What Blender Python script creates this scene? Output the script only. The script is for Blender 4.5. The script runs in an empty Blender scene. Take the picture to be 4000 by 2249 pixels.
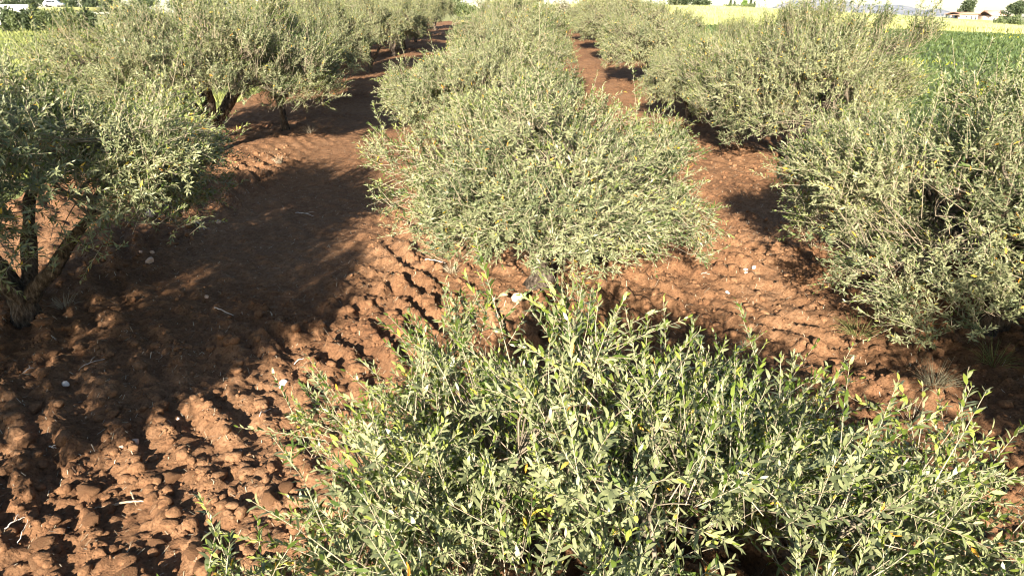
import bpy, math
import numpy as np
from mathutils import Vector, Matrix

# ---------------------------------------------------------------- camera, sky, sun, exposure
scene = bpy.context.scene
COL = scene.collection
CAM_H, PITCH, FPX = 4.5, math.radians(21.5), 2703.0

cam_d = bpy.data.cameras.new('camera')
cam = bpy.data.objects.new('camera', cam_d)
COL.objects.link(cam)
cam.location = (0, 0, CAM_H)
cam.rotation_euler = (math.pi / 2 - PITCH, 0, 0)
cam_d.sensor_fit = 'HORIZONTAL'
cam_d.angle = 2 * math.atan(2000 / FPX)
cam_d.clip_start, cam_d.clip_end = 0.05, 20000
scene.camera = cam

SUN_AZ, SUN_EL = math.radians(191), math.radians(20)      # where the sun stands: behind the camera, to the left
world = bpy.data.worlds.new('World')
scene.world = world
world.use_nodes = True
wn = world.node_tree
sky = wn.nodes.new('ShaderNodeTexSky')
sky.sky_type = 'NISHITA'
sky.sun_disc = False
sky.sun_elevation, sky.sun_rotation = SUN_EL, SUN_AZ
sky.air_density, sky.dust_density, sky.ozone_density = 1.0, 0.5, 1.5
wn.links.new(sky.outputs[0], wn.nodes['Background'].inputs[0])
wn.nodes['Background'].inputs[1].default_value = 0.05

sun_d = bpy.data.lights.new('sun', 'SUN')
sun_d.energy, sun_d.angle, sun_d.color = 5.0, math.radians(0.5), (1.0, 0.91, 0.76)
sun = bpy.data.objects.new('sun', sun_d)
COL.objects.link(sun)
sv = Vector((math.sin(SUN_AZ) * math.cos(SUN_EL), math.cos(SUN_AZ) * math.cos(SUN_EL), math.sin(SUN_EL)))
sun.rotation_euler = (-sv).to_track_quat('-Z', 'Y').to_euler()
sun.location = sv * 60

vs = scene.view_settings
vs.view_transform, vs.look, vs.gamma, vs.use_curve_mapping = 'Standard', 'None', 1.0, False
vs.exposure = 2.15
scene.cycles.max_bounces = 6
scene.cycles.diffuse_bounces = 3
scene.cycles.transmission_bounces = 4
scene.cycles.volume_bounces = 0
scene.cycles.filter_width = 1.1

# ---------------------------------------------------------------- helpers
def mesh_np(name, V, faces):
    """faces: list of int arrays (n,k)"""
    me = bpy.data.meshes.new(name)
    V = np.asarray(V, np.float32)
    me.vertices.add(len(V))
    me.vertices.foreach_set('co', V.ravel())
    faces = [np.asarray(f, np.int32) for f in faces if len(f)]
    loops = np.concatenate([f.ravel() for f in faces])
    tot = np.concatenate([np.full(len(f), f.shape[1], np.int32) for f in faces])
    start = np.concatenate([[0], np.cumsum(tot)[:-1]]).astype(np.int32)
    me.loops.add(len(loops))
    me.loops.foreach_set('vertex_index', loops)
    me.polygons.add(len(tot))
    me.polygons.foreach_set('loop_start', start)
    me.polygons.foreach_set('loop_total', tot)
    me.update(calc_edges=True)
    return me

def attr(me, name, vals):
    a = me.attributes.new(name, 'FLOAT', 'POINT')
    a.data.foreach_set('value', np.asarray(vals, np.float32))

def smooth(me):
    me.polygons.foreach_set('use_smooth', np.ones(len(me.polygons), bool))

def obj(name, me, mat=None, parent=None, loc=None, kind=None):
    if mat and len(me.materials) == 0:
        me.materials.append(mat)
    o = bpy.data.objects.new(name, me)
    COL.objects.link(o)
    if parent: o.parent = parent
    if loc is not None: o.location = loc
    if kind: o['kind'] = kind
    return o

def tag(o, label, cat, group=None):
    o['label'] = label; o['category'] = cat
    if group: o['group'] = group
    return o

def thing(name, label, cat, loc=(0, 0, 0), rz=0, group=None):
    o = bpy.data.objects.new(name, None)
    o.empty_display_size = .2
    COL.objects.link(o)
    o.location = loc; o.rotation_euler = (0, 0, rz)
    return tag(o, label, cat, group)

def _h(ix, iy, seed):
    n = (ix.astype(np.int64) * 374761393 + iy.astype(np.int64) * 668265263 + seed * 974711) & 0xffffffff
    n = ((n ^ (n >> 13)) * 1274126177) & 0xffffffff
    n = n ^ (n >> 16)
    return (n & 0xffffff) / float(0xffffff)

def vnoise(x, y, seed=0):
    x = np.asarray(x, float); y = np.asarray(y, float)
    ix, iy = np.floor(x), np.floor(y)
    fx, fy = x - ix, y - iy
    fx = fx * fx * (3 - 2 * fx); fy = fy * fy * (3 - 2 * fy)
    a, b = _h(ix, iy, seed), _h(ix + 1, iy, seed)
    c, d = _h(ix, iy + 1, seed), _h(ix + 1, iy + 1, seed)
    return (a + (b - a) * fx) * (1 - fy) + (c + (d - c) * fx) * fy

def fbm(x, y, seed=0, oct=4):
    s, a, t = 0, .5, 0
    for k in range(oct):
        s = s + a * vnoise(x * 2 ** k, y * 2 ** k, seed + k * 17); t += a; a *= .5
    return s / t

def domes(x, y, cell, seed):
    """broken lumps, one per jittered cell, 0..1"""
    k = 1 / cell
    x, y = (x + cell * .55 * (fbm(x * 2.6 * k, y * 2.6 * k, seed + 31, 2) - .5), y + cell * .55 * (fbm(x * 2.6 * k, y * 2.6 * k, seed + 57, 2) - .5))
    gx, gy = np.floor(x / cell), np.floor(y / cell)
    best = np.zeros_like(x)
    for i in (-1, 0, 1):
        for j in (-1, 0, 1):
            cx, cy = gx + i, gy + j
            px = (cx + .15 + .7 * _h(cx, cy, seed)) * cell
            py = (cy + .15 + .7 * _h(cx, cy, seed + 5)) * cell
            r = cell * (.25 + .5 * _h(cx, cy, seed + 9))
            hh = _h(cx, cy, seed + 13) ** 1.5
            q = 1 - ((x - px) ** 2 + (y - py) ** 2) / (r * r)
            best = np.maximum(best, np.minimum(1, 1.9 * np.maximum(q, 0)) * (.8 + .2 * np.maximum(q, 0)) * hh)
    return best

def sstep(a, b, x):
    t = np.clip((x - a) / (b - a), 0, 1)
    return t * t * (3 - 2 * t)

def terrain(x, y):
    x = np.asarray(x, float); y = np.asarray(y, float)
    yp = np.maximum(y, 0)
    z = 8 * (1 - np.exp(-.045 * yp / 8)) + np.minimum(y, 0) * .045
    t = x / np.maximum(y, 20)
    w = np.interp(t, [-1.5, -.7, -.45, -.1, .26, .344, .413, .50, .60, .75], [-.1, -.1, .1, .35, .22, .06, -.06, -.25, -.47, -.75])
    r = np.hypot(x, y)
    z = z + 3.9 * w * sstep(55, 185, r)
    z = np.where(r > 150, z - 4 * (sstep(150, 400, r) - 0) * .45, z)
    z = z - sstep(215, 420, r) * 8
    return z

def ridge_at(x, y):
    """uneven plough ridges running diagonally across the rows, 0..1"""
    warp = .55 * (fbm(x * .45, y * .45, 3, 3) - .5) + .30 * (fbm(x * 1.7, y * 1.7, 8, 2) - .5) + .07 * (vnoise(x * 6, y * 6, 18) - .5)
    s = .8 * x + .6 * y + warp
    return .5 + .5 * np.sin(2 * math.pi * s / .42)

ROW = (-7.0, .3, 6.4)
def soil_h(x, y):
    x = np.asarray(x, float); y = np.asarray(y, float)
    z = terrain(x, y) + .03
    r = ridge_at(x, y)
    m = .55 + .45 * sstep(.35, .65, fbm(x * .35, y * .35, 21, 2))
    lane = sstep(-6.2, -5.4, x) * (1 - sstep(-3.1, -2.2, x)) * sstep(8, 11, y)
    m = m * (1 - .75 * lane) * (1 - .5 * sstep(14, 22, y)) * (1 + .35 * (1 - sstep(8, 12, y)))
    broken = .15 + 1.0 * sstep(.25, .8, fbm(x * 2.1, y * 2.1, 31, 2))
    z = z + .15 * m * r ** 1.2 * broken
    z = z + m * (.060 * domes(x, y, .17, 41) * (.2 + 1.5 * fbm(x * 17, y * 17, 43, 2)) + .040 * domes(x, y, .085, 47))
    z = z + .05 * (fbm(x * 1.1, y * 1.1, 5, 2) - .5) + .075 * (fbm(x * 5, y * 5, 6, 3) - .5) + (.3 + .7 * m) * (.075 * (fbm(x * 14, y * 14, 16, 2) - .5) + .05 * (vnoise(x * 31, y * 31, 26) - .5))
    for xr in ROW:
        z = z + .10 * np.exp(-((x - xr) / 1.3) ** 2)
    z = z + .09 * np.exp(-((x - 4.8 - .15 * np.sin(y * .9)) / .35) ** 2) * sstep(6, 8, y)
    return z

def at(px, py, lift=0.0):
    """ground point seen at photograph pixel (px, py)"""
    u, v = (px - 2000) / FPX, -(py - 1125) / FPX
    d = np.array([u, math.cos(PITCH) + v * math.sin(PITCH), -math.sin(PITCH) + v * math.cos(PITCH)])
    t = np.arange(1, 90, .01)
    P = d[None] * t[:, None]
    below = CAM_H + P[:, 2] <= soil_h(P[:, 0], P[:, 1]) + lift
    i = int(np.argmax(below))
    return float(P[i, 0]), float(P[i, 1]), float(soil_h(P[i, 0], P[i, 1]))

# ---------------------------------------------------------------- materials
def nodes_of(name):
    m = bpy.data.materials.new(name); m.use_nodes = True
    nt = m.node_tree
    return m, nt, nt.nodes['Principled BSDF'], nt.links.new

def N(nt, t, **kw):
    n = nt.nodes.new(t)
    for k, v in kw.items():
        if k.startswith('i_'): n.inputs[k[2:].replace('_', ' ')].default_value = v
        else: setattr(n, k, v)
    return n

def ramp(nt, stops, interp='LINEAR'):
    n = nt.nodes.new('ShaderNodeValToRGB'); e = n.color_ramp.elements
    n.color_ramp.interpolation = interp
    while len(e) < len(stops): e.new(.5)
    for k, (p, c) in enumerate(stops):
        e[k].position = p; e[k].color = (*c, 1)
    return n

def soil_material(name, dark=1.0):
    m, nt, b, L = nodes_of(name)
    tc = N(nt, 'ShaderNodeTexCoord')
    n1 = N(nt, 'ShaderNodeTexNoise', i_Scale=.55, i_Detail=5.0)
    n2 = N(nt, 'ShaderNodeTexNoise', i_Scale=9.0, i_Detail=7.0, i_Roughness=.65)
    n3 = N(nt, 'ShaderNodeTexNoise', i_Scale=70.0, i_Detail=4.0, i_Roughness=.7)
    for n in (n1, n2, n3): L(tc.outputs['Object'], n.inputs['Vector'])
    n4 = N(nt, 'ShaderNodeTexNoise', i_Scale=34.0, i_Detail=5.0, i_Roughness=.75); L(tc.outputs['Object'], n4.inputs['Vector'])
    r1 = ramp(nt, [(.30, (.112 * dark, .052 * dark, .026 * dark)), (.52, (.195 * dark, .103 * dark, .053 * dark)), (.75, (.31 * dark, .184 * dark, .106 * dark))])
    mx = N(nt, 'ShaderNodeMath', operation='MULTIPLY_ADD'); mx.inputs[1].default_value = .45
    L(n1.outputs[0], mx.inputs[0])
    m2 = N(nt, 'ShaderNodeMath', operation='MULTIPLY'); m2.inputs[1].default_value = .55
    L(n2.outputs[0], m2.inputs[0]); L(m2.outputs[0], mx.inputs[2])
    L(mx.outputs[0], r1.inputs[0])
    r4 = ramp(nt, [(.36, (.55, .52, .50)), (.50, (1, 1, 1)), (.68, (1.25, 1.22, 1.2))]); L(n4.outputs[0], r4.inputs[0])
    mm = N(nt, 'ShaderNodeMix', data_type='RGBA', blend_type='MULTIPLY'); mm.inputs[0].default_value = 1
    L(r1.outputs[0], mm.inputs[6]); L(r4.outputs[0], mm.inputs[7]); L(mm.outputs[2], b.inputs['Base Color'])
    b.inputs['Roughness'].default_value = .95
    b.inputs['Specular IOR Level'].default_value = .15
    bp = N(nt, 'ShaderNodeBump'); bp.inputs['Strength'].default_value = 1.0; bp.inputs['Distance'].default_value = .04
    ad = N(nt, 'ShaderNodeMath', operation='MULTIPLY_ADD'); ad.inputs[1].default_value = .6
    L(n4.outputs[0], ad.inputs[0]); L(n2.outputs[0], ad.inputs[2])
    L(ad.outputs[0], bp.inputs['Height']); L(bp.outputs[0], b.inputs['Normal'])
    return m

def noise_material(name, stops, scale=4.0, rough=.85, bump=.4, dist=.02, stretch=(1, 1, 1), spec=.3):
    m, nt, b, L = nodes_of(name)
    tc = N(nt, 'ShaderNodeTexCoord'); mp = N(nt, 'ShaderNodeMapping'); mp.inputs['Scale'].default_value = stretch
    n1 = N(nt, 'ShaderNodeTexNoise', i_Scale=scale, i_Detail=6.0, i_Roughness=.62)
    L(tc.outputs['Object'], mp.inputs[0]); L(mp.outputs[0], n1.inputs['Vector'])
    r = ramp(nt, stops); L(n1.outputs[0], r.inputs[0]); L(r.outputs[0], b.inputs['Base Color'])
    b.inputs['Roughness'].default_value = rough; b.inputs['Specular IOR Level'].default_value = spec
    if bump:
        bp = N(nt, 'ShaderNodeBump'); bp.inputs['Strength'].default_value = bump; bp.inputs['Distance'].default_value = dist
        L(n1.outputs[0], bp.inputs['Height']); L(bp.outputs[0], b.inputs['Normal'])
    return m

def leaf_material(name, stops, under, trans, tmix=.13, rough=.45, spec=.38):
    m, nt, b, L = nodes_of(name)
    a = N(nt, 'ShaderNodeAttribute', attribute_name='tint')
    r = ramp(nt, stops); L(a.outputs['Fac'], r.inputs[0])
    g = N(nt, 'ShaderNodeNewGeometry')
    ru = ramp(nt, under); L(a.outputs['Fac'], ru.inputs[0])
    mx = N(nt, 'ShaderNodeMix', data_type='RGBA')
    L(g.outputs['Backfacing'], mx.inputs[0]); L(r.outputs[0], mx.inputs[6]); L(ru.outputs[0], mx.inputs[7])
    L(mx.outputs[2], b.inputs['Base Color'])
    b.inputs['Roughness'].default_value = rough
    b.inputs['Specular IOR Level'].default_value = spec
    t = N(nt, 'ShaderNodeBsdfTranslucent')
    mt = N(nt, 'ShaderNodeMix', data_type='RGBA', blend_type='MULTIPLY'); mt.inputs[0].default_value = 1
    mt.inputs[7].default_value = (*trans, 1)
    L(r.outputs[0], mt.inputs[6]); L(mt.outputs[2], t.inputs[0])
    ms = N(nt, 'ShaderNodeMixShader'); ms.inputs[0].default_value = tmix
    L(b.outputs[0], ms.inputs[1]); L(t.outputs[0], ms.inputs[2])
    L(ms.outputs[0], nt.nodes['Material Output'].inputs[0])
    return m

SOIL = soil_material('red_soil')
CLOD = soil_material('soil_clod', 1.08)
YEL, ORA = (.55, .40, .05), (.55, .22, .03)
OLIVE = leaf_material('olive_leaf',
    [(0, (.028, .050, .012)), (.40, (.072, .104, .026)), (.78, (.165, .192, .058)), (.955, (.28, .28, .09)), (.972, YEL), (1, ORA)],
    [(0, (.09, .11, .050)), (.95, (.27, .27, .145)), (.975, YEL), (1, ORA)], (2.2, 2.5, .8))
OLIVE_NEAR = leaf_material('olive_leaf_near',
    [(0, (.030, .056, .010)), (.40, (.082, .116, .019)), (.78, (.180, .210, .042)), (.955, (.28, .30, .07)), (.975, YEL), (1, ORA)],
    [(0, (.10, .12, .050)), (.95, (.28, .285, .145)), (.978, YEL), (1, ORA)], (2.2, 2.7, .8))
DARKLEAF = leaf_material('dark_leaf', [(0, (.022, .035, .014)), (.6, (.045, .062, .024)), (1, (.08, .10, .035))],
    [(0, (.03, .045, .02)), (1, (.07, .09, .04))], (2, 2.4, 1.0), .12, .6, .3)
MIDLEAF = leaf_material('shrub_leaf', [(0, (.05, .075, .025)), (.6, (.10, .125, .045)), (1, (.19, .21, .08))],
    [(0, (.08, .10, .05)), (1, (.16, .18, .09))], (2, 2.4, 1.0), .2, .6, .3)
BRIGHTLEAF = leaf_material('bright_shrub_leaf', [(0, (.07, .13, .02)), (.6, (.14, .22, .04)), (1, (.24, .32, .08))],
    [(0, (.1, .15, .05)), (1, (.2, .25, .09))], (2, 2.4, 1.0), .3, .6, .3)
GREYLEAF = leaf_material('dry_shrub_leaf', [(0, (.11, .10, .06)), (.6, (.19, .175, .115)), (1, (.30, .27, .18))],
    [(0, (.13, .12, .08)), (1, (.26, .24, .17))], (1.6, 1.6, 1.0), .15, .7, .3)
GRASS = leaf_material('field_grass', [(0, (.09, .11, .030)), (.5, (.17, .185, .062)), (1, (.28, .275, .12))],
    [(0, (.11, .14, .03)), (1, (.30, .31, .10))], (2, 2.2, .9), .3, .6, .3)
BARLEY = leaf_material('barley_stalk', [(0, (.22, .24, .08)), (.5, (.37, .38, .15)), (1, (.50, .48, .24))],
    [(0, (.22, .24, .08)), (1, (.48, .46, .22))], (1.6, 1.6, .9), .3, .6, .3)
CROP = leaf_material('green_crop_leaf', [(0, (.040, .058, .016)), (.6, (.080, .105, .030)), (.93, (.14, .160, .046)), (.98, (.35, .36, .03)), (1, (.5, .42, .02))],
    [(0, (.04, .07, .025)), (.93, (.11, .15, .05)), (1, (.5, .42, .02))], (2, 2.6, .9), .25, .55, .35)
STRAW = leaf_material('dry_straw', [(0, (.20, .15, .09)), (.6, (.42, .34, .23)), (1, (.62, .55, .42))],
    [(0, (.2, .15, .09)), (1, (.6, .53, .4))], (1, 1, 1), .1, .7, .2)
BARK = noise_material('olive_bark', [(.34, (.022, .017, .013)), (.52, (.085, .066, .05)), (.72, (.20, .16, .125))], 26, .95, 1.0, .06, (1, 1, .28), .1)
TWIG = noise_material('olive_twig', [(.3, (.22, .17, .11)), (.7, (.42, .36, .26))], 12, .8, 0, spec=.25)
BRANCH = noise_material('olive_branch', [(.3, (.10, .08, .055)), (.7, (.22, .18, .13))], 12, .9, .3, .01, spec=.2)
STONE = noise_material('limestone', [(.3, (.55, .47, .40)), (.7, (.80, .75, .70))], 12, .85, .4, .01)
PINKSTONE = noise_material('pink_limestone', [(.3, (.42, .26, .18)), (.7, (.66, .50, .40))], 14, .9, .5, .01)
FIELD_GREEN = noise_material('green_field_soil', [(.35, (.032, .048, .014)), (.65, (.070, .088, .026))], 1.3, .95, .8, .15)
FIELD_GRASS = noise_material('grass_field_base', [(.3, (.09, .115, .03)), (.55, (.17, .19, .06)), (.8, (.25, .25, .10))], .5, .95, .8, .15, (.5, 2.4, 1))
FIELD_BARLEY = noise_material('barley_field_base', [(.3, (.25, .27, .09)), (.55, (.35, .37, .14)), (.8, (.45, .45, .20))], .35, .95, .8, .2, (.5, 2, 1))
LAND = noise_material('open_land', [(.3, (.14, .16, .05)), (.7, (.28, .27, .12))], .05, .95, .4, .3)

# ---------------------------------------------------------------- ground
def grid_mesh(name, X, Y, Z):
    r, c = X.shape
    i = np.arange(r * c).reshape(r, c)
    F = np.stack([i[:-1, :-1], i[:-1, 1:], i[1:, 1:], i[1:, :-1]], -1).reshape(-1, 4)
    me = mesh_np(name, np.stack([X, Y, Z], -1).reshape(-1, 3), [F])
    smooth(me)
    return me

# open land right out to the horizon, lying under everything else
gy = np.concatenate([np.linspace(-60, 0, 8), np.linspace(4, 240, 70), np.geomspace(250, 3600, 30)])
gx = np.concatenate([-np.geomspace(3500, 210, 24), np.linspace(-200, 200, 101), np.geomspace(210, 3500, 24)])
X, Y = np.meshgrid(gx, gy)
obj('ground', grid_mesh('ground', X, Y, terrain(X, Y) - .35), LAND, kind='structure')

ys = [2.2]
while ys[-1] < 96: ys.append(ys[-1] + .031 * max(1, ys[-1] / 7.5))
ys = np.array(ys)
W = np.clip(5.6 + .5 * (ys - 3), 5.6, 11.2)
tt = np.linspace(-1, 1, 401)
X = W[:, None] * tt[None]; Y = np.repeat(ys[:, None], 401, 1)
Zs = soil_h(X, Y)
edge = np.maximum(sstep(.985, 1, np.abs(tt))[None], 0) * np.ones_like(X)
soil = obj('ploughed_soil', grid_mesh('ploughed_soil', X, Y, Zs - .3 * edge), SOIL, kind='structure')

def fan_field(name, mat, fx0, fx1, y0, y1, nx, ny, lift, amp, sc):
    yy = np.geomspace(y0, y1, ny)
    t = np.linspace(0, 1, nx)
    X = fx0(yy)[:, None] * (1 - t) + fx1(yy)[:, None] * t
    Y = np.repeat(yy[:, None], nx, 1)
    Z = terrain(X, Y) + lift + amp * (fbm(X * sc, Y * sc, 77, 3) - .5)
    return obj(name, grid_mesh(name, X, Y, Z), mat, kind='structure')

C_ = lambda v: (lambda y: np.full_like(y, v))
BY = lambda x: 88 - .10 * (x - 50)                        # where the green crop meets the barley
fan_field('green_field', FIELD_GREEN, C_(10.6), lambda y: 15 + y * 1.15, 3, 90, 120, 130, .05, .14, 1.6)
fan_field('grass_field', FIELD_GRASS, lambda y: -14 - y * 1.3, C_(-10.9), 5, 92, 140, 130, .02, .22, .7)
bx = np.linspace(8, 130, 150); bf = np.concatenate([[0, .25, .8], np.geomspace(1.5, 130, 90)])
X = np.repeat(bx[None], len(bf), 0); Y = BY(X) + bf[:, None] + .9 * (fbm(X * .8, X * 0, 14, 3) - .5)
Z = terrain(X, Y) + .62 * sstep(-.1, 1.2, bf)[:, None] + .3 * (fbm(X * .5, Y * .5, 77, 3) - .5)
obj('barley_field', grid_mesh('barley_field', X, Y, Z), FIELD_BARLEY, kind='structure')

def blades(name, mat, x, y, z, h, w, seed, lean=.5, tintf=None, parent=None):
    rng = np.random.default_rng(seed)
    n = len(x)
    a = rng.uniform(0, 2 * math.pi, n)
    sx, sy = np.cos(a) * w, np.sin(a) * w
    la = rng.uniform(0, 2 * math.pi, n); lm = rng.uniform(0, lean, n) * h
    V = np.stack([np.stack([x - sx, y - sy, z], -1), np.stack([x + sx, y + sy, z], -1),
                  np.stack([x + np.cos(la) * lm, y + np.sin(la) * lm, z + h], -1)], 1).reshape(-1, 3)
    me = mesh_np(name, V, [np.arange(3 * n).reshape(n, 3)])
    t = rng.random(n) if tintf is None else tintf
    attr(me, 'tint', np.repeat(t, 3))
    return obj(name, me, mat, parent, kind='stuff')

rng = np.random.default_rng(5)
# left grass field: short blades in faint bands
n = 60000
y = 16 + 74 * rng.random(n) ** 1.2; x = -11.1 - rng.random(n) * (10 + y * .95)
band = .5 + .5 * np.sin(2 * math.pi * (y * .55 - x * .12) / 3.4 + 2 * vnoise(x * .2, y * .2, 4))
h = rng.uniform(.12, .26, n) * (.6 + .8 * band)
blades('field_grass', GRASS, x, y, terrain(x, y) + .02 - .08, h + .08, .026 + y * .0008, 6, .7, np.clip(.15 + .55 * band + .35 * (rng.random(n) - .3), 0, 1))
# right green crop: leafy, in rows
n = 78000
y = 6 + 83 * rng.random(n) ** 1.1; x = 10.9 + rng.random(n) * (6 + y * .95)
ok = y < BY(x) - .2; x, y = x[ok], y[ok]; n = len(x)
rowp = .5 + .5 * np.sin(2 * math.pi * (x * .75 + y * .66 + .6 * vnoise(x * .4, y * .4, 9)) / 1.1)
tint = np.clip(.15 + .4 * rowp + .5 * fbm(x * .25, y * .25, 12, 3) - .25 + .3 * (rng.random(n) - .5), 0, .93)
yf = (fbm(x * .16 + 3, y * .16, 19, 2) > .74) & (rng.random(n) < .16); tint[yf] = rng.uniform(.95, 1, yf.sum())
blades('crop_leaves', CROP, x, y, terrain(x, y), rng.uniform(.10, .24, n) * (.7 + .6 * rowp) + .05, .042 + y * .0011, 7, 1.2, tint)
# barley: dense stalks, the front edge showing its stems
n = 52000
x = 10 + rng.random(n) * 85; f = rng.random(n) ** 2.4
y = BY(x) + f * 95
z = terrain(x, y)
blades('barley', BARLEY, x, y, z, rng.uniform(.75, 1.05, n), .04 + y * .0008, 8, .45, np.clip(.35 + .5 * fbm(x * .1, y * .1, 3, 2) + .4 * (rng.random(n) - .5), 0, 1))

# ---------------------------------------------------------------- trees
def tube(P, R, k=6, rng=None, rough=0.0):
    P = np.asarray(P, float); R = np.asarray(R, float)
    n = len(P)
    T = np.gradient(P, axis=0); T /= np.linalg.norm(T, axis=1)[:, None] + 1e-9
    ref = np.array([.31, .95, .05]) if abs(T[0, 2]) > .7 else np.array([0, 0, 1.])
    A = np.cross(T, ref); A /= np.linalg.norm(A, axis=1)[:, None] + 1e-9
    B = np.cross(T, A)
    a = np.arange(k) * 2 * math.pi / k
    rr = R[:, None] * np.ones(k)[None]
    if rng is not None: rr = rr * (1 + rough * rng.normal(0, 1, (n, k)))
    V = P[:, None] + rr[..., None] * (np.cos(a)[None, :, None] * A[:, None] + np.sin(a)[None, :, None] * B[:, None])
    i = np.arange(n * k).reshape(n, k); j = np.roll(i, -1, 1)
    F = np.stack([i[:-1], j[:-1], j[1:], i[1:]], -1).reshape(-1, 4)
    return V.reshape(-1, 3), F

def join(parts):
    Vs, Fs, o = [], [], 0
    for V, F in parts:
        Vs.append(V); Fs.append(F + o); o += len(V)
    return np.concatenate(Vs), np.concatenate(Fs)

def batch_tubes(P0, P1, P2, r0, r1, k=3, seg=3):
    """many thin bent tubes at once (quadratic curves)"""
    t = np.linspace(0, 1, seg + 1)[None, :, None]
    P = (1 - t) ** 2 * P0[:, None] + 2 * t * (1 - t) * P1[:, None] + t * t * P2[:, None]
    T = P2 - P0; T /= np.linalg.norm(T, axis=1)[:, None] + 1e-9
    ref = np.where(np.abs(T[:, 2:3]) > .8, np.array([[1., 0, 0]]), np.array([[0, 0, 1.]]))
    A = np.cross(T, ref); A /= np.linalg.norm(A, axis=1)[:, None] + 1e-9
    B = np.cross(T, A)
    a = np.arange(k) * 2 * math.pi / k
    ring = np.cos(a)[None, :, None] * A[:, None] + np.sin(a)[None, :, None] * B[:, None]
    R = r0[:, None] * (1 - t[..., 0]) + r1[:, None] * t[..., 0]
    V = P[:, :, None] + R[:, :, None, None] * ring[:, None]
    m = len(P0)
    i = np.arange(m * (seg + 1) * k).reshape(m, seg + 1, k); j = np.roll(i, -1, 2)
    F = np.stack([i[:, :-1], j[:, :-1], j[:, 1:], i[:, 1:]], -1).reshape(-1, 4)
    return V.reshape(-1, 3), F

def unit(v): return v / (np.linalg.norm(v, axis=-1, keepdims=True) + 1e-9)

LEAF_RICH = (np.array([[0, 0, 0], [.28, -.135, .035], [.28, .135, .035], [.68, -.122, .025], [.68, .122, .025], [1, 0, -.06]]),
             [np.array([[0, 2, 1], [3, 4, 5]]), np.array([[1, 2, 4, 3]])])
LEAF_LOW = (np.array([[0, 0, 0], [.45, -.14, .035], [1, 0, -.05], [.45, .14, .035]]), [np.array([[0, 2, 1], [0, 3, 2]])])

def leaf_mesh(name, lf, tmpl):
    T, Fs = tmpl
    P, D, S, Nn, L, tint = lf
    g = np.random.default_rng(len(P))
    cu = g.normal(1, .9, len(P))[:, None, None]; wd = g.uniform(.72, 1.2, len(P))[:, None, None]
    V = P[:, None] + L[:, None, None] * (T[None, :, 0:1] * D[:, None] + wd * T[None, :, 1:2] * S[:, None] + cu * T[None, :, 2:3] * Nn[:, None])
    n, k = len(P), len(T)
    off = (np.arange(n) * k)[:, None, None]
    me = mesh_np(name, V.reshape(-1, 3), [(off + f[None]).reshape(-1, f.shape[1]) for f in Fs])
    attr(me, 'tint', np.repeat(tint, k))
    return me

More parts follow.
